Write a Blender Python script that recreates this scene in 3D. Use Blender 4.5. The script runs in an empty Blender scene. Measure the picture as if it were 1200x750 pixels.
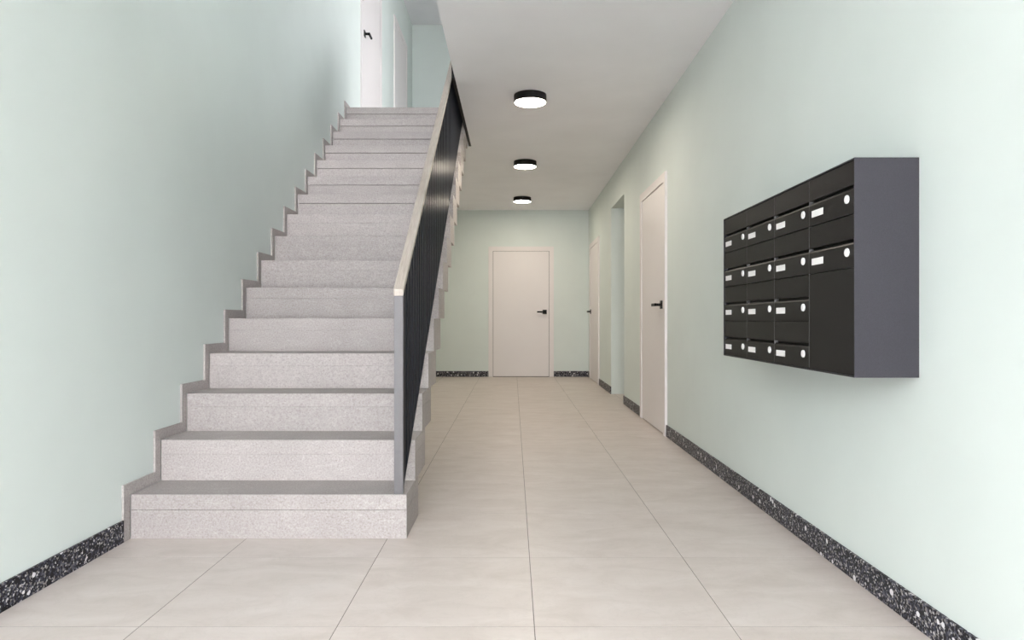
import bpy, bmesh, math, random
from mathutils import Vector

random.seed(4)
scene = bpy.context.scene
C = scene.collection

# ------------------------------------------------------------------ camera
cam_d = bpy.data.cameras.new('camera')
cam = bpy.data.objects.new('camera', cam_d)
C.objects.link(cam)
cam.location = (0, 0, 0.934)
cam.rotation_euler = (math.pi / 2, 0, 0)
cam_d.sensor_width = 36
cam_d.lens = 796 / 1200 * 36
cam_d.shift_x = -1.0 / 1200
cam_d.shift_y = -0.9 / 1200
cam_d.clip_start = 0.02
scene.camera = cam

# ------------------------------------------------------------------ world / daylight
world = bpy.data.worlds.new('overcast_sky')
scene.world = world
world.use_nodes = True
bg = world.node_tree.nodes['Background']
# standard overcast sky: luminance (1 + 2 sin(elevation)) / 3 of the zenith, the same all the way round
SKY_ZENITH = 39.0
wn, wl = world.node_tree.nodes, world.node_tree.links
wtc = wn.new('ShaderNodeTexCoord')
wsep = wn.new('ShaderNodeSeparateXYZ')
wl.new(wtc.outputs['Generated'], wsep.inputs[0])
wmr = wn.new('ShaderNodeMapRange')
wmr.inputs['From Min'].default_value = 0.0; wmr.inputs['From Max'].default_value = 1.0
wmr.inputs['To Min'].default_value = SKY_ZENITH / 3; wmr.inputs['To Max'].default_value = SKY_ZENITH
wl.new(wsep.outputs['Z'], wmr.inputs['Value'])
wl.new(wmr.outputs['Result'], bg.inputs['Strength'])
bg.inputs['Color'].default_value = (0.98, 0.94, 1.0, 1)

def portal(name, loc, sx, sz, rz=0.0):
    l = bpy.data.lights.new(name, 'AREA')
    l.shape = 'RECTANGLE'; l.size = sx; l.size_y = sz
    l.cycles.is_portal = True
    o = bpy.data.objects.new(name, l)
    C.objects.link(o)
    o.location = loc
    o.rotation_euler = (math.pi / 2, 0, rz)      # faces +y when rz is 0
    return o

# ------------------------------------------------------------------ exposure
vs = scene.view_settings
vs.view_transform = 'Standard'; vs.look = 'None'; vs.gamma = 1.0
vs.exposure = 0.14
vs.use_curve_mapping = False
LAMP_STRENGTH = 102.0

# ------------------------------------------------------------------ dimensions (metres; y runs away from the camera)
XL, XR = -1.637, 1.23            # wall faces
YF, YG, YB = -1.0, -1.9, 11.03   # upper facade, entrance front, back wall (inner faces)
ZC, ZU, ZT = 2.705, 3.005, 5.714  # hall ceiling, upper floor, upper ceiling
XE = -0.4256                     # edge of the ceiling beside the stair
SY0, SY1 = 1.9, 6.96            # stairwell opening
RISE, RUN, D1 = 3.005 / 16, 0.25, 2.892
SXL, SXR = -1.627, -0.452        # stair sides

# ------------------------------------------------------------------ materials
def mat(name):
    m = bpy.data.materials.new(name); m.use_nodes = True
    nt = m.node_tree
    return m, nt, nt.nodes['Principled BSDF']

def ramp(nt, stops, interp='LINEAR'):
    r = nt.nodes.new('ShaderNodeValToRGB')
    cr = r.color_ramp; cr.interpolation = interp
    while len(cr.elements) < len(stops): cr.elements.new(0.5)
    for e, (p, c) in zip(cr.elements, stops):
        e.position = p; e.color = (*c, 1)
    return r

def noise(nt, vec, scale, detail=3, rough=0.55, dist=0.0):
    n = nt.nodes.new('ShaderNodeTexNoise')
    n.inputs['Scale'].default_value = scale
    n.inputs['Detail'].default_value = detail
    n.inputs['Roughness'].default_value = rough
    n.inputs['Distortion'].default_value = dist
    nt.links.new(vec, n.inputs['Vector'])
    return n

def mixc(nt, fac, a, b, mode='MIX'):
    m = nt.nodes.new('ShaderNodeMix'); m.data_type = 'RGBA'; m.blend_type = mode
    for sock, v in ((m.inputs[0], fac), (m.inputs[6], a), (m.inputs[7], b)):
        if hasattr(v, 'is_output'): nt.links.new(v, sock)
        elif isinstance(v, (int, float)): sock.default_value = v
        else: sock.default_value = (*v, 1)
    return m.outputs[2]

def bump(nt, bsdf, height, strength, dist):
    b = nt.nodes.new('ShaderNodeBump')
    b.inputs['Strength'].default_value = strength
    b.inputs['Distance'].default_value = dist
    nt.links.new(height, b.inputs['Height'])
    nt.links.new(b.outputs['Normal'], bsdf.inputs['Normal'])

def position(nt):
    return nt.nodes.new('ShaderNodeNewGeometry').outputs['Position']

def paint(name, col, rough=0.6, var=0.02):
    m, nt, b = mat(name)
    p = position(nt)
    n = noise(nt, p, 2.2, 2)
    r = ramp(nt, [(0.3, tuple(c * (1 - var) for c in col)), (0.7, tuple(min(1, c * (1 + var)) for c in col))])
    nt.links.new(n.outputs['Fac'], r.inputs['Fac'])
    nt.links.new(r.outputs['Color'], b.inputs['Base Color'])
    b.inputs['Roughness'].default_value = rough
    f = noise(nt, p, 260, 2)
    bump(nt, b, f.outputs['Fac'], 0.06, 0.002)
    return m

def metal(name, col, metallic, rough, spec=0.5):
    m, nt, b = mat(name)
    p = position(nt)
    n = noise(nt, p, 400, 2)
    r = ramp(nt, [(0.35, tuple(c * 0.92 for c in col)), (0.65, tuple(c * 1.08 for c in col))])
    nt.links.new(n.outputs['Fac'], r.inputs['Fac'])
    nt.links.new(r.outputs['Color'], b.inputs['Base Color'])
    b.inputs['Metallic'].default_value = metallic
    b.inputs['Specular IOR Level'].default_value = spec
    b.inputs['Roughness'].default_value = rough
    bump(nt, b, n.outputs['Fac'], 0.04, 0.0005)
    return m

M = {}
M['wall'] = paint('mint_wall_paint', (0.684, 0.750, 0.717), 0.65)
M['ceiling'] = paint('white_ceiling_paint', (0.91, 0.915, 0.935), 0.8)
M['door'] = paint('pale_door_lacquer', (0.77, 0.735, 0.725), 0.45, 0.01)
M['dark_metal'] = metal('anthracite_steel', (0.019, 0.022, 0.030), 0.0, 0.3, 0.003)
M['grey_metal'] = metal('paler_grey_steel', (0.12, 0.115, 0.119), 0.1, 0.5)  # posts in a paler grey than the bars
M['mailbox'] = metal('anthracite_mailbox_sheet', (0.042, 0.041, 0.048), 0.0, 0.35, 0.16)
M['mailbox_front'] = metal('black_mailbox_front', (0.020, 0.019, 0.0185), 0.0, 0.32, 0.07)  # fronts darker and warmer in colour than the housing
M['black'] = metal('matt_black', (0.010, 0.010, 0.010), 0.0, 0.45, 0.12)
M['divider'] = metal('grey_divider', (0.09, 0.09, 0.09), 0.0, 0.4)
M['plate'] = paint('white_label_card', (0.95, 0.945, 0.94), 0.5, 0.01)
M['lock'] = metal('bright_lock_cap', (0.92, 0.92, 0.92), 0.0, 0.35)
M['grout'] = paint('grey_grout', (0.16, 0.145, 0.13), 0.9)
M['asphalt'] = paint('outdoor_paving', (0.74, 0.735, 0.73), 0.9)

def tile_material():
    m, nt, b = mat('greige_stone_tile')
    tc = nt.nodes.new('ShaderNodeTexCoord')
    oi = nt.nodes.new('ShaderNodeObjectInfo')
    mp = nt.nodes.new('ShaderNodeMapping')
    mp.inputs['Scale'].default_value = (1.2, 2.6, 1)
    add = nt.nodes.new('ShaderNodeVectorMath'); add.operation = 'MULTIPLY_ADD'
    cb = nt.nodes.new('ShaderNodeCombineXYZ')
    for i in range(3): nt.links.new(oi.outputs['Random'], cb.inputs[i])
    nt.links.new(cb.outputs[0], add.inputs[0])
    add.inputs[1].default_value = (37, 53, 11)
    nt.links.new(tc.outputs['Object'], add.inputs[2])
    nt.links.new(add.outputs[0], mp.inputs['Vector'])
    n1 = noise(nt, mp.outputs[0], 3.0, 6, 0.62, 0.7)
    r1 = ramp(nt, [(0.30, (0.525, 0.465, 0.424)), (0.52, (0.585, 0.525, 0.485)), (0.75, (0.635, 0.58, 0.543))])
    nt.links.new(n1.outputs['Fac'], r1.inputs['Fac'])
    n2 = noise(nt, add.outputs[0], 9.0, 5, 0.6, 1.2)
    r2 = ramp(nt, [(0.47, (0, 0, 0)), (0.50, (1, 1, 1)), (0.53, (0, 0, 0))])
    nt.links.new(n2.outputs['Fac'], r2.inputs['Fac'])
    s = nt.nodes.new('ShaderNodeMath'); s.operation = 'MULTIPLY'; s.inputs[1].default_value = 0.16
    nt.links.new(r2.outputs['Color'], s.inputs[0])
    c = mixc(nt, s.outputs[0], r1.outputs['Color'], (0.44, 0.40, 0.36))
    nt.links.new(c, b.inputs['Base Color'])
    b.inputs['Roughness'].default_value = 0.42
    bump(nt, b, n1.outputs['Fac'], 0.05, 0.002)
    return m
M['tile'] = tile_material()

def stone_material():
    m, nt, b = mat('speckled_limestone')
    pos = position(nt)
    # each step has its own pattern; brightness steps paint in the shade between risers
    sp = nt.nodes.new('ShaderNodeSeparateXYZ'); nt.links.new(pos, sp.inputs[0])
    def math_node(op, a, v):
        k = nt.nodes.new('ShaderNodeMath'); k.operation = op
        nt.links.new(a, k.inputs[0])
        if v is not None: k.inputs[1].default_value = v
        return k.outputs[0]
    idx = math_node('FLOOR', math_node('DIVIDE', math_node('SUBTRACT', sp.outputs['Z'], 0.002), RISE), None)
    wn_ = nt.nodes.new('ShaderNodeTexWhiteNoise'); wn_.noise_dimensions = '1D'
    nt.links.new(idx, wn_.inputs['W'])
    riser_shade = math_node('ADD', math_node('MULTIPLY', math_node('FRACT', math_node('MULTIPLY', idx, 0.618), None), 0.15), 0.885)
    off = nt.nodes.new('ShaderNodeVectorMath'); off.operation = 'MULTIPLY_ADD'
    nt.links.new(wn_.outputs['Color'], off.inputs[0]); off.inputs[1].default_value = (20, 20, 20)
    nt.links.new(pos, off.inputs[2])
    p = off.outputs[0]
    n1 = noise(nt, p, 130, 3, 0.75)
    r1 = ramp(nt, [(0.30, (0.285, 0.256, 0.242)), (0.46, (0.405, 0.372, 0.357)), (0.60, (0.455, 0.424, 0.408)), (0.72, (0.55, 0.522, 0.505))])
    nt.links.new(n1.outputs['Fac'], r1.inputs['Fac'])
    n2 = noise(nt, p, 3.5, 4, 0.6, 0.4)
    r2 = ramp(nt, [(0.3, (0.93, 0.92, 0.92)), (0.7, (1.03, 1.02, 1.02))])
    nt.links.new(n2.outputs['Fac'], r2.inputs['Fac'])
    c = mixc(nt, 1.0, r1.outputs['Color'], r2.outputs['Color'], 'MULTIPLY')
    mp = nt.nodes.new('ShaderNodeMapping'); mp.inputs['Scale'].default_value = (1, 1, 2.6)
    nt.links.new(p, mp.inputs['Vector'])
    n3 = noise(nt, mp.outputs[0], 2.3, 5, 0.6, 1.6)
    r3 = ramp(nt, [(0.492, (0, 0, 0)), (0.50, (1, 1, 1)), (0.508, (0, 0, 0))])
    nt.links.new(n3.outputs['Fac'], r3.inputs['Fac'])
    s = nt.nodes.new('ShaderNodeMath'); s.operation = 'MULTIPLY'; s.inputs[1].default_value = 0.22
    nt.links.new(r3.outputs['Color'], s.inputs[0])
    c = mixc(nt, s.outputs[0], c, (0.74, 0.73, 0.71))
    # scattered dark pits
    v = nt.nodes.new('ShaderNodeTexVoronoi'); v.inputs['Scale'].default_value = 45
    nt.links.new(p, v.inputs['Vector'])
    rv = ramp(nt, [(0.05, (1, 1, 1)), (0.11, (0, 0, 0))])
    nt.links.new(v.outputs['Distance'], rv.inputs['Fac'])
    s2 = nt.nodes.new('ShaderNodeMath'); s2.operation = 'MULTIPLY'; s2.inputs[1].default_value = 0.35
    nt.links.new(rv.outputs['Color'], s2.inputs[0])
    c = mixc(nt, s2.outputs[0], c, (0.25, 0.23, 0.22))
    cbt = nt.nodes.new('ShaderNodeCombineColor')
    for i in range(3): nt.links.new(riser_shade, cbt.inputs[i])
    c = mixc(nt, 1.0, c, cbt.outputs[0], 'MULTIPLY')
    nt.links.new(c, b.inputs['Base Color'])
    b.inputs['Roughness'].default_value = 0.6
    bump(nt, b, n1.outputs['Fac'], 0.12, 0.001)
    return m
M['stone'] = stone_material()

def terrazzo_material():
    m, nt, b = mat('black_terrazzo')
    p = position(nt)
    wob = noise(nt, p, 60, 2)
    off = nt.nodes.new('ShaderNodeVectorMath'); off.operation = 'MULTIPLY_ADD'
    nt.links.new(wob.outputs['Color'], off.inputs[0])
    off.inputs[1].default_value = (0.006, 0.006, 0.006)
    nt.links.new(p, off.inputs[2])
    q = off.outputs[0]
    def vor(scale):
        v = nt.nodes.new('ShaderNodeTexVoronoi'); v.inputs['Scale'].default_value = scale
        nt.links.new(q, v.inputs['Vector'])
        sp = nt.nodes.new('ShaderNodeSeparateColor')
        nt.links.new(v.outputs['Color'], sp.inputs[0])
        return v, sp
    v1, s1 = vor(150)
    r1 = ramp(nt, [(0.0, (0.010, 0.010, 0.013)), (0.44, (0.034, 0.034, 0.052)), (0.64, (0.10, 0.10, 0.125)),
                   (0.80, (0.26, 0.245, 0.235)), (0.92, (0.55, 0.54, 0.54))], 'CONSTANT')
    nt.links.new(s1.outputs[0], r1.inputs['Fac'])
    v2, s2 = vor(42)
    def chip(v, sp, ch, lo, dist, col, base):
        a = nt.nodes.new('ShaderNodeMath'); a.operation = 'GREATER_THAN'; a.inputs[1].default_value = lo
        nt.links.new(sp.outputs[ch], a.inputs[0])
        d = nt.nodes.new('ShaderNodeMath'); d.operation = 'LESS_THAN'; d.inputs[1].default_value = dist
        nt.links.new(v.outputs['Distance'], d.inputs[0])
        k = nt.nodes.new('ShaderNodeMath'); k.operation = 'MULTIPLY'
        nt.links.new(a.outputs[0], k.inputs[0]); nt.links.new(d.outputs[0], k.inputs[1])
        return mixc(nt, k.outputs[0], base, col)
    c = chip(v2, s2, 0, 0.80, 0.48, (0.010, 0.010, 0.011), r1.outputs['Color'])
    c = chip(v2, s2, 1, 0.92, 0.42, (0.80, 0.79, 0.80), c)
    nt.links.new(c, b.inputs['Base Color'])
    b.inputs['Roughness'].default_value = 0.4
    b.inputs['Specular IOR Level'].default_value = 0.15
    return m
M['terrazzo'] = terrazzo_material()

def wood_material():
    m, nt, b = mat('pale_oak')
    p = position(nt)
    mp = nt.nodes.new('ShaderNodeMapping'); mp.inputs['Scale'].default_value = (60, 3, 4)
    nt.links.new(p, mp.inputs['Vector'])
    n = noise(nt, mp.outputs[0], 3, 4, 0.6, 0.5)
    r = ramp(nt, [(0.3, (0.37, 0.322, 0.275)), (0.55, (0.435, 0.385, 0.335)), (0.75, (0.50, 0.45, 0.395))])
    nt.links.new(n.outputs['Fac'], r.inputs['Fac'])
    nt.links.new(r.outputs['Color'], b.inputs['Base Color'])
    b.inputs['Roughness'].default_value = 0.5
    bump(nt, b, n.outputs['Fac'], 0.05, 0.001)
    return m
M['wood'] = wood_material()

def lamp_material():
    m, nt, b = mat('lit_opal_diffuser')
    b.inputs['Base Color'].default_value = (0.9, 0.88, 0.85, 1)
    b.inputs['Emission Color'].default_value = (1.0, 0.88, 0.73, 1)
    b.inputs['Emission Strength'].default_value = LAMP_STRENGTH
    return m
M['lamp'] = lamp_material()

def glass_material():
    m, nt, b = mat('clear_window_glass')
    tr = nt.nodes.new('ShaderNodeBsdfTransparent'); tr.inputs[0].default_value = (0.96, 0.98, 0.97, 1)
    gl = nt.nodes.new('ShaderNodeBsdfGlossy'); gl.inputs['Roughness'].default_value = 0.02
    fr = nt.nodes.new('ShaderNodeFresnel'); fr.inputs['IOR'].default_value = 1.3
    mx = nt.nodes.new('ShaderNodeMixShader')
    nt.links.new(fr.outputs[0], mx.inputs[0]); nt.links.new(tr.outputs[0], mx.inputs[1]); nt.links.new(gl.outputs[0], mx.inputs[2])
    nt.links.new(mx.outputs[0], nt.nodes['Material Output'].inputs['Surface'])
    return m
M['glass'] = glass_material()

# ------------------------------------------------------------------ mesh helpers
def add_box(bm, x0, x1, y0, y1, z0, z1, bev=0.0, seg=1):
    vs_ = [bm.verts.new(v) for v in ((x0, y0, z0), (x1, y0, z0), (x1, y1, z0), (x0, y1, z0),
                                     (x0, y0, z1), (x1, y0, z1), (x1, y1, z1), (x0, y1, z1))]
    fs = [bm.faces.new([vs_[i] for i in f]) for f in
          ((3, 2, 1, 0), (4, 5, 6, 7), (0, 1, 5, 4), (1, 2, 6, 5), (2, 3, 7, 6), (3, 0, 4, 7))]
    if bev:
        es = {e for f in fs for e in f.edges}
        bmesh.ops.bevel(bm, geom=list(es), offset=bev, segments=seg, affect='EDGES', profile=0.5)

def add_prism(bm, pts, axis, a0, a1):
    """pts: closed 2-D outline; axis 'x' -> pts are (y, z); axis 'y' -> pts are (x, z)."""
    def P(p, a):
        return (a, p[0], p[1]) if axis == 'x' else (p[0], a, p[1])
    A = [bm.verts.new(P(p, a0)) for p in pts]
    B = [bm.verts.new(P(p, a1)) for p in pts]
    bm.faces.new(A); bm.faces.new(B[::-1])
    n = len(pts)
    for i in range(n):
        j = (i + 1) % n
        bm.faces.new((A[i], B[i], B[j], A[j]))
    bmesh.ops.recalc_face_normals(bm, faces=bm.faces[:])

def obj(name, bm, material, parent=None, loc=(0, 0, 0), smooth=False):
    me = bpy.data.meshes.new(name)
    bm.to_mesh(me); bm.free()
    me.materials.append(M[material])
    if smooth:
        for p in me.polygons: p.use_smooth = True
    o = bpy.data.objects.new(name, me)
    C.objects.link(o)
    o.location = loc
    if parent: o.parent = parent
    return o

def box(name, material, x0, x1, y0, y1, z0, z1, parent=None, bev=0.0, seg=1):
    bm = bmesh.new(); add_box(bm, x0, x1, y0, y1, z0, z1, bev, seg)
    return obj(name, bm, material, parent)

def dup(o, parent, loc):
    c = o.copy(); C.objects.link(c); c.parent = parent; c.location = loc
    return c

def empty(name, loc=(0, 0, 0), rz=0.0):
    o = bpy.data.objects.new(name, None); C.objects.link(o)
    o.location = loc; o.rotation_euler = (0, 0, rz); o.empty_display_size = 0.1
    return o

def tag(o, label, cat=None, group=None, kind=None):
    o['label'] = label
    if cat: o['category'] = cat
    if group: o['group'] = group
    if kind: o['kind'] = kind
    return o

def boxes(name, material, rows, parent=None):
    bm = bmesh.new()
    for r in rows: add_box(bm, *r)
    return obj(name, bm, material, parent)

# ------------------------------------------------------------------ structure: floor with tiles
T = 0.25
floor = box('floor', 'grout', XL - T, 2.6, YG - 0.6, YB + T, -0.15, -0.0006)
tag(floor, 'hall floor of large square greige stone tiles', 'floor', kind='structure')
TS, GAP = 0.6, 0.0026
bm = bmesh.new()
h = TS / 2 - GAP / 2
b_ = 0.0002
lo = [bm.verts.new((sx * h, sy * h, -0.003)) for sx, sy in ((-1, -1), (1, -1), (1, 1), (-1, 1))]
mi = [bm.verts.new((sx * h, sy * h, -b_)) for sx, sy in ((-1, -1), (1, -1), (1, 1), (-1, 1))]
hi = [bm.verts.new((sx * (h - b_), sy * (h - b_), 0)) for sx, sy in ((-1, -1), (1, -1), (1, 1), (-1, 1))]
bm.faces.new(hi); bm.faces.new(lo[::-1])
for i in range(4):
    j = (i + 1) % 4
    bm.faces.new((lo[i], lo[j], mi[j], mi[i])); bm.faces.new((mi[i], mi[j], hi[j], hi[i]))
TX0, TY0 = 0.0654, 2.064
tile0 = None
spots = [(i, k) for k in range(-10, 15) for i in range(-3, 2)] + [(i, k) for k in (9, 10) for i in (2, 3)]
for i, k in spots:
    loc = (TX0 + (i + 0.5) * TS, TY0 + (k + 0.5) * TS, 0)
    if tile0 is None: tile0 = obj('tile', bm, 'tile', floor, loc)
    else: dup(tile0, floor, loc)

# ------------------------------------------------------------------ structure: walls, slabs
tag(box('wall_left', 'wall', XL - T, XL, YG - T, YB + T, 0, ZT + 0.2), 'tall mint green wall along the staircase', 'wall', kind='structure')
tag(box('wall_back', 'wall', XL, 2.6, YB, YB + T, 0, ZT + 0.2), 'mint green wall at the far end of the hall', 'wall', kind='structure')
NY0, NY1, NZ, NX = 7.50, 8.49, 2.32, 2.40
RW = (6.6, 8.4, 4.2, 5.2)      # window in the right wall of the upper landing
tag(boxes('wall_right', 'wall', [
    (XR, XR + T, YG - T, NY0, 0, NZ), (XR, XR + T, NY1, YB, 0, NZ), (XR, XR + T, YG - T, YB, NZ, RW[2]), (XR, XR + T, YF - T, RW[0], RW[2], RW[3]),
    (XR, XR + T, RW[1], YB, RW[2], RW[3]), (XR, XR + T, YF - T, YB, RW[3], ZT + 0.2),
    (XR + T, NX + 0.2, NY0 - 0.2, NY0, 0, NZ), (XR + T, NX + 0.2, NY1, NY1 + 0.2, 0, NZ),
    (NX, NX + 0.2, NY0, NY1, 0, NZ), (XR + T, NX + 0.2, NY0 - 0.2, NY1 + 0.2, NZ, NZ + 0.2)]),
    'mint green wall with a doorway recess behind the mailboxes', 'wall', kind='structure')
tag(boxes('ceiling', 'ceiling', [(XE, XR, YG - T, YB, ZC, ZU - 0.01), (XL, XE, YG - T, SY0, ZC, ZU - 0.01), (XL, XE, SY1, YB, ZC, ZU - 0.01)]),
    'white hall ceiling carrying three round lamps', 'ceiling', kind='structure')
tag(boxes('floor', 'tile', [(XE, XR, YF, YB, ZU - 0.01, ZU), (XL, XE, YF, SY0, ZU - 0.01, ZU), (XL, XE, SY1, YB, ZU - 0.01, ZU)]),
    'upper landing floor at the top of the stairs', 'floor', kind='structure')
tag(box('ceiling', 'ceiling', XL, XR, YF, YB, ZT, ZT + 0.2), 'white ceiling above the upper landing', 'ceiling', kind='structure')

# facade behind the camera: glazed entrance below, wide window above
WX0, WX1 = -1.52, 0.80
EZ1 = 2.64
UX0, UX1, UZ0, UZ1 = -1.2, 1.0, 3.5, 5.35
tag(boxes('wall_front', 'wall', [
    (XL, WX0, YG - T, YG, 0, ZC), (WX1, XR, YG - T, YG, 0, ZC), (WX0, WX1, YG - T, YG, EZ1, ZC),
    (XL, UX0, YF - T, YF, ZU, ZT + 0.2), (UX1, XR, YF - T, YF, ZU, ZT + 0.2),
    (UX0, UX1, YF - T, YF, ZU, UZ0), (UX0, UX1, YF - T, YF, UZ1, ZT + 0.2)]),
    'facade wall with the glazed entrance', 'wall', kind='structure')
def glazing(name, x0, x1, z0, z1, mull, label, loc=None, rz=0.0):
    e = empty(name, loc or ((x0 + x1) / 2, YF - T / 2, z0), rz)
    e['kind'] = 'structure'; e['label'] = label; e['category'] = 'window'
    w, hh = (x1 - x0) / 2, z1 - z0
    bm = bmesh.new()
    for r in ((-w, w, -0.03, 0.03, 0, 0.05), (-w, w, -0.03, 0.03, hh - 0.05, hh),
              (-w, -w + 0.05, -0.03, 0.03, 0.05, hh - 0.05), (w - 0.05, w, -0.03, 0.03, 0.05, hh - 0.05)):
        add_box(bm, *r)
    obj('window_frame', bm, 'dark_metal', e)
    xs = [-w + 0.05] + [x - (x0 + x1) / 2 for x in mull] + [w - 0.05]
    for x in xs[1:-1]: box('mullion', 'dark_metal', x - 0.025, x + 0.025, -0.03, 0.03, 0.05, hh - 0.05, e)
    for a, b in zip(xs[:-1], xs[1:]):
        box('pane', 'glass', a, b, -0.004, 0.004, 0.05, hh - 0.05, e)
glazing('window_1', WX0, WX1, 0.0, EZ1, (-0.1,), 'glazed entrance front behind the viewpoint', ((WX0 + WX1) / 2, YG - T / 2, 0))
glazing('window_2', UX0, UX1, UZ0, UZ1, (-0.1,), 'wide stairwell window on the upper floor')
glazing('window_3', 0, RW[1] - RW[0], RW[2], RW[3], (0.9,), 'landing window in the upper right wall', (XR + T / 2, (RW[0] + RW[1]) / 2, RW[2]), math.pi / 2)
portal('daylight_portal', (XR + T + 0.01, (RW[0] + RW[1]) / 2, (RW[2] + RW[3]) / 2), RW[1] - RW[0], RW[3] - RW[2], math.pi / 2)
portal('daylight_portal', ((WX0 + WX1) / 2, YG - T - 0.01, EZ1 / 2), WX1 - WX0, EZ1)
portal('daylight_portal', ((UX0 + UX1) / 2, YF - T - 0.01, (UZ0 + UZ1) / 2), UX1 - UX0, UZ1 - UZ0)
tag(boxes('ground', 'asphalt', [(-30, 30, -60, YG - 0.6, -0.2, -0.02), (2.6, 30, YG - 0.6, 30, -0.2, -0.02)]), 'paved ground outside the entrance', 'ground', kind='structure')

# ------------------------------------------------------------------ baseboards
BH, BT = 0.092, 0.011
def baseboard(side, label, x0, x1, y0, y1, z=0.0):
    o = box('baseboard_' + side, 'terrazzo', x0, x1, y0, y1, z, z + BH, bev=0.0015)
    tag(o, label, 'baseboard', kind='structure')
DR1 = (5.41, 6.48); DR2 = (9.63, 10.76); DB = (-0.395, 0.663)
baseboard('right', 'long black terrazzo baseboard under the mailboxes', XR - BT, XR, YG, DR1[0])
baseboard('right', 'short black terrazzo baseboard between near right door and recess', XR - BT, XR, DR1[1], NY0)
baseboard('right', 'short black terrazzo baseboard between recess and far right door', XR - BT, XR, NY1, DR2[0])
baseboard('right', 'tiny black terrazzo baseboard in the far right corner', XR - BT, XR, DR2[1], YB - BT)
baseboard('back', 'black terrazzo baseboard left of the back door', XL, DB[0], YB - BT, YB)
baseboard('back', 'black terrazzo baseboard right of the back door', DB[1], XR, YB - BT, YB)
baseboard('left', 'black terrazzo baseboard at the foot of the left wall', XL, XL + BT, YG, D1 - 0.05)

# ------------------------------------------------------------------ doors (local: x along the width, -y out of the wall, z up)
def make_door(name, label, loc, rz, width, handle_side, height=2.113):
    e = empty(name, loc, rz)
    tag(e, label, 'door', kind='structure')
    w, fw = width / 2, 0.072
    bm = bmesh.new()
    outer = [(-w, 0), (-w, height), (w, height), (w, 0), (w - fw, 0), (w - fw, height - fw), (-w + fw, height - fw), (-w + fw, 0)]
    A = [bm.verts.new((x, -0.020, z)) for x, z in outer]
    B = [bm.verts.new((x, 0, z)) for x, z in outer]
    quads = ((0, 1, 6, 7), (1, 2, 5, 6), (2, 3, 4, 5))
    for q in quads:
        bm.faces.new([A[i] for i in q]); bm.faces.new([B[i] for i in q][::-1])
    for i in range(8):
        j = (i + 1) % 8
        bm.faces.new((A[i], B[i], B[j], A[j]))
    bmesh.ops.recalc_face_normals(bm, faces=bm.faces[:])
    obj('door_frame', bm, 'door', e)
    g = 0.005
    box('door_leaf', 'door', -w + fw + g, w - fw - g, -0.012, 0, 0.008, height - fw - g, e, bev=0.0015)
    box('gap_shade', 'black', -w + fw, w - fw, -0.0015, 0, 0.0, height - fw, e)  # black sheet behind the leaf, paints the shade in the gap
    s = handle_side
    hx = s * (w - fw - 0.075)
    hd = empty('handle', (hx, -0.012, 1.053)); hd.parent = e
    box('rosette', 'black', -0.034, 0.034, -0.009, 0, -0.034, 0.034, hd, bev=0.002)
    bm = bmesh.new()
    add_box(bm, -0.011, 0.011, -0.058, -0.009, -0.011, 0.011, 0.002)
    a, b = (-0.125, 0.011) if s > 0 else (-0.011, 0.125)
    add_box(bm, a, b, -0.062, -0.042, -0.012, 0.012, 0.003)
    obj('lever', bm, 'black', hd)
    return e
PI = math.pi
make_door('door_1', 'pale door in the back wall facing down the hall', ((DB[0] + DB[1]) / 2, YB, 0), 0, DB[1] - DB[0], 1)
# right wall: local -y -> world -x
make_door('door_2', 'pale door in the right wall nearest the mailboxes', (XR, sum(DR1) / 2, 0), -PI / 2, DR1[1] - DR1[0], 1)
make_door('door_3', 'pale door in the right wall beside the back corner', (XR, sum(DR2) / 2, 0), -PI / 2, DR2[1] - DR2[0], -1)
# left wall upstairs: local -y -> world +x
make_door('door_4', 'white upstairs door at the head of the stairs with black handle', (XL, (7.29 + 8.40) / 2, ZU), PI / 2, 1.11, -1)
make_door('door_5', 'upstairs door near the back corner of the landing', (XL, (9.32 + 10.42) / 2, ZU), PI / 2, 1.10, 1)

# ------------------------------------------------------------------ staircase
stair = empty('staircase', (SXL, D1, 0))
tag(stair, 'straight flight of speckled grey stone steps along the left wall', 'staircase')
TT, BD = 0.066, 0.352
sw = SXR - SXL
def stepbox(name, y0, y1, z0, z1, parent, x0=0.0, x1=sw, bev=0.0015):
    return box(name, 'stone', x0, x1, y0, y1, z0, z1, parent, bev)
def make_step(depth, gap, nose, loc):
    st = stepbox('step', 0, depth, 0, RISE - TT - gap, stair, bev=0.0006)
    st.location = loc
    return st, stepbox('tread', -nose, depth, RISE - TT, RISE, st, bev=0.0015)
kinds = {}
for n in range(16):
    loc = (0, n * RUN, n * RISE)
    if n == 15:
        make_step(SY1 - (D1 + n * RUN), 0.003, 0.004, loc)      # top step, cut off by the landing slab
        continue
    k = 'first' if n == 0 else ('tight' if n < 9 else 'grooved')  # open joint under the upper treads
    if k not in kinds:
        kinds[k] = make_step(BD, {'first': 0.001, 'tight': 0.0, 'grooved': 0.003}[k], {'first': 0.0005, 'tight': 0.0, 'grooved': 0.004}[k], loc)
    else:
        st = dup(kinds[k][0], stair, loc); dup(kinds[k][1], st, (0, 0, 0))
SK = 0.05
def skirt(first, last):
    z0 = 0.0 if first else 0.0004
    yl = RUN - SK if not last else SY1 - D1 - 15 * RUN
    bm = bmesh.new()
    add_prism(bm, [(-SK, z0), (-SK, RISE + SK), (yl, RISE + SK), (yl, RISE + 0.0004), (-0.0044, RISE + 0.0004), (-0.0044, z0)],
              'x', XL - SXL, 0.0)
    return bm
sk0 = obj('skirting', skirt(True, False), 'stone', stair)
sk1 = obj('skirting', skirt(False, False), 'stone', stair, (0, RUN, RISE))
for n in range(2, 15): dup(sk1, stair, (0, n * RUN, n * RISE))
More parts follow.
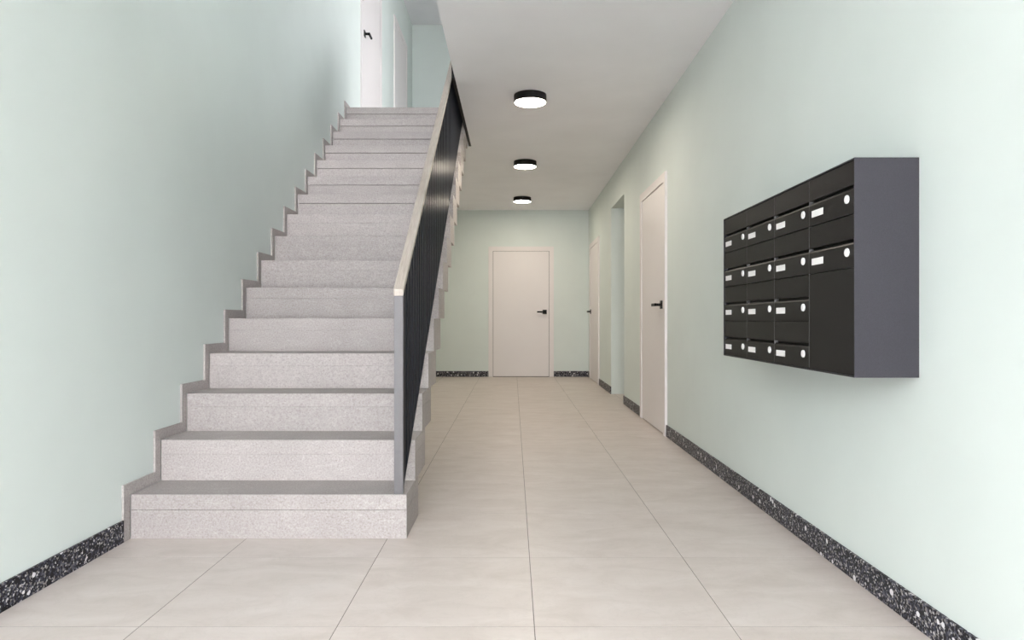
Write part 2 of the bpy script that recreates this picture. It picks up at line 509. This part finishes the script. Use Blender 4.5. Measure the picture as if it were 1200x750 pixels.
obj('skirting', skirt(False, True), 'stone', stair, (0, 15 * RUN, 15 * RISE))

# black edge strip filling the gap between stair and ceiling slab
tag(box('edge_strip', 'black', SXR + 0.0005, XE - 0.0005, 5.0, SY1, ZC + 0.001, ZU), 'thin black edge strip between top steps and ceiling', 'edge strip')

# ------------------------------------------------------------------ stair railing
RX0, RX1 = -0.507, -0.468
rail = empty('stair_railing', ((RX0 + RX1) / 2, D1 + 0.005, RISE))
tag(rail, 'dark steel stair railing with vertical bars and pale oak handrail', 'railing')
hw = (RX1 - RX0) / 2
SL = RISE / RUN
L = 3.98                                            # run of the railing in y
ZB, ZTOP = 1.034 - RISE, 1.062 - RISE               # underside / top of the oak at the front end
box('post', 'grey_metal', -hw, hw, 0, 0.022, 0, ZB, rail, bev=0.001)
box('post', 'grey_metal', -hw, hw, L - 0.022, L, SL * (L - 0.1) , ZB + SL * (L - 0.022), rail, bev=0.001)
bm = bmesh.new()
add_prism(bm, [(-0.004, ZB), (L, ZB + SL * L), (L, ZTOP + SL * L), (-0.004, ZTOP)], 'x', -hw - 0.001, hw + 0.001)
obj('handrail', bm, 'wood', rail)
bm = bmesh.new()
add_prism(bm, [(0.022, ZB - 0.012 + SL * 0.022), (L - 0.022, ZB - 0.012 + SL * (L - 0.022)), (L - 0.022, ZB - 0.0004 + SL * (L - 0.022)), (0.022, ZB - 0.0004 + SL * 0.022)], 'x', -hw, hw)
obj('top_bar', bm, 'dark_metal', rail)
b0, b1 = 0.014, 0.028
bm = bmesh.new()
add_prism(bm, [(0.022, b0 + SL * 0.022), (L - 0.022, b0 + SL * (L - 0.022)), (L - 0.022, b1 + SL * (L - 0.022)), (0.022, b1 + SL * 0.022)], 'x', -hw, hw)
obj('bottom_bar', bm, 'dark_metal', rail)
P = RUN / 3
BW = 0.056
bm = bmesh.new()
add_prism(bm, [(0, b1), (BW, b1 + SL * BW), (BW, ZB - 0.012 + SL * BW), (0, ZB - 0.012)], 'x', hw - 0.030, hw - 0.001)
bar0 = None
y = 0.022 + 0.012
while y + BW < L - 0.03:
    if bar0 is None: bar0 = obj('baluster', bm, 'dark_metal', rail, (0, y, SL * y))
    else: dup(bar0, rail, (0, y, SL * y))
    y += P

# ------------------------------------------------------------------ mailbox bank on the right wall
MX0, MY0, MY1, MZ0, MZ1 = 1.034, 2.056, 3.333, 0.757, 1.424
mb = empty('mailbox_bank', (XR, (MY0 + MY1) / 2, MZ0))
tag(mb, 'black wall-mounted mailbox bank with white name plates on the right wall', 'mailboxes')
ox, oy, oz = XR, (MY0 + MY1) / 2, MZ0
def mbox(name, m, x0, x1, y0, y1, z0, z1, parent=mb, bev=0.0):
    bm = bmesh.new(); add_box(bm, x0 - ox, x1 - ox, y0 - oy, y1 - oy, z0 - oz, z1 - oz, bev)
    return obj(name, bm, m, parent)
SH = 0.004
bm = bmesh.new()
for r in ((MX0, XR, MY0, MY0 + SH, MZ0, MZ1), (MX0, XR, MY1 - SH, MY1, MZ0, MZ1),
          (MX0, XR, MY0 + SH, MY1 - SH, MZ0, MZ0 + SH), (MX0, XR, MY0 + SH, MY1 - SH, MZ1 - SH, MZ1)):
    add_box(bm, r[0] - ox, r[1] - ox, r[2] - oy, r[3] - oy, r[4] - oz, r[5] - oz)
obj('housing', bm, 'mailbox', mb)
mbox('back_box', 'black', MX0 + 0.022, XR, MY0 + SH, MY1 - SH, MZ0 + SH, MZ1 - SH)
iy0, iy1, iz0, iz1 = MY0 + SH, MY1 - SH, MZ0 + SH, MZ1 - SH
cw, rh = (iy1 - iy0) / 4, (iz1 - iz0) / 4
FX = MX0 + 0.003
flap_bm = bmesh.new()
add_box(flap_bm, 0, 0.014, 0.0015, cw - 0.0015, rh / 2 + 0.007, rh - 0.0015, 0.0008)
door_bm = bmesh.new()
add_prism(door_bm, [(0, 0.0015), (0, rh / 2 - 0.010), (0.002, rh / 2 - 0.0055), (0.008, rh / 2 - 0.002), (0.014, rh / 2 - 0.002), (0.014, 0.0015)],
          'y', 0.0015, cw - 0.0015)
plate_bm = bmesh.new()
add_box(plate_bm, -0.0012, 0, cw - 0.108, cw - 0.022, 0.030, 0.053, 0.0004)
lock_bm = bmesh.new()
K = 24
ring = [[lock_bm.verts.new((x, 0.046 + r * math.cos(2 * PI * i / K), 0.050 + r * math.sin(2 * PI * i / K))) for i in range(K)]
        for x, r in ((0, 0.0135), (-0.003, 0.0135), (-0.004, 0.0125))]
for a, b in zip(ring[:-1], ring[1:]):
    for i in range(K):
        lock_bm.faces.new((a[i], a[(i + 1) % K], b[(i + 1) % K], b[i]))
lock_bm.faces.new(ring[-1])
bmesh.ops.recalc_face_normals(lock_bm, faces=lock_bm.faces[:])
f0 = d0 = None
for c in range(4):
    for r in range(4):
        if c == 0 and r < 2: continue
        loc = (FX - ox, iy0 + c * cw - oy, iz0 + r * rh - oz)
        if f0 is None:
            f0 = obj('flap_panel', flap_bm, 'mailbox_front', mb, loc)
            d0 = obj('mailbox_door', door_bm, 'mailbox_front', mb, loc)
            p0 = obj('name_plate', plate_bm, 'plate', d0)
            l0 = obj('lock', lock_bm, 'lock', d0)
            p0['label'] = 'white name plate'; l0['label'] = 'bright round lock'
        else:
            dup(f0, mb, loc); d = dup(d0, mb, loc)
            dup(p0, d, (0, 0, 0)); dup(l0, d, (0, 0, 0))
mbox('parcel_door', 'mailbox_front', FX, FX + 0.014, iy0 + 0.0015, iy0 + cw - 0.0015, iz0 + 0.001, iz0 + 2 * rh - 0.001, bev=0.0008)
for c in (1, 2, 3):
    mbox('divider', 'divider', FX - 0.0002, FX + 0.016, iy0 + c * cw - 0.0011, iy0 + c * cw + 0.0011, iz0, iz1)

# ------------------------------------------------------------------ ceiling lamps
def lathe(bm, prof, K=48):
    rings = []
    for r, z in prof:
        rings.append([bm.verts.new((r * math.cos(2 * PI * i / K), r * math.sin(2 * PI * i / K), z)) for i in range(K)])
    for a, b in zip(rings[:-1], rings[1:]):
        for i in range(K):
            bm.faces.new((a[i], a[(i + 1) % K], b[(i + 1) % K], b[i]))
    return rings
lamps = [(5.37, 'round black ceiling lamp level with the near right door, largest in view'),
         (7.63, 'round black ceiling lamp level with the doorway recess, middle in view'),
         (9.89, 'round black ceiling lamp farthest away, nearest the back door')]
hb = bmesh.new()
rg = lathe(hb, [(0.122, -0.052), (0.122, -0.060), (0.128, -0.060), (0.128, 0.0)])
hb.faces.new(rg[-1])
hb.faces.new(rg[0])
bmesh.ops.recalc_face_normals(hb, faces=hb.faces[:])
db = bmesh.new()
rg = lathe(db, [(0.1215, -0.0515), (0.1215, -0.059), (0.117, -0.0605)])
db.faces.new(rg[-1])
bmesh.ops.recalc_face_normals(db, faces=db.faces[:])
h0 = None
for y, lab in lamps:
    e = empty('ceiling_lamp', (0.137, y, ZC))
    tag(e, lab, 'lamp', 'round black ceiling lamps along the hall')
    if h0 is None:
        h0 = obj('lamp_housing', hb, 'black', e); q0 = obj('diffuser', db, 'lamp', e)
        q0['label'] = 'glowing white diffuser'
    else:
        dup(h0, e, (0, 0, 0)); dup(q0, e, (0, 0, 0))
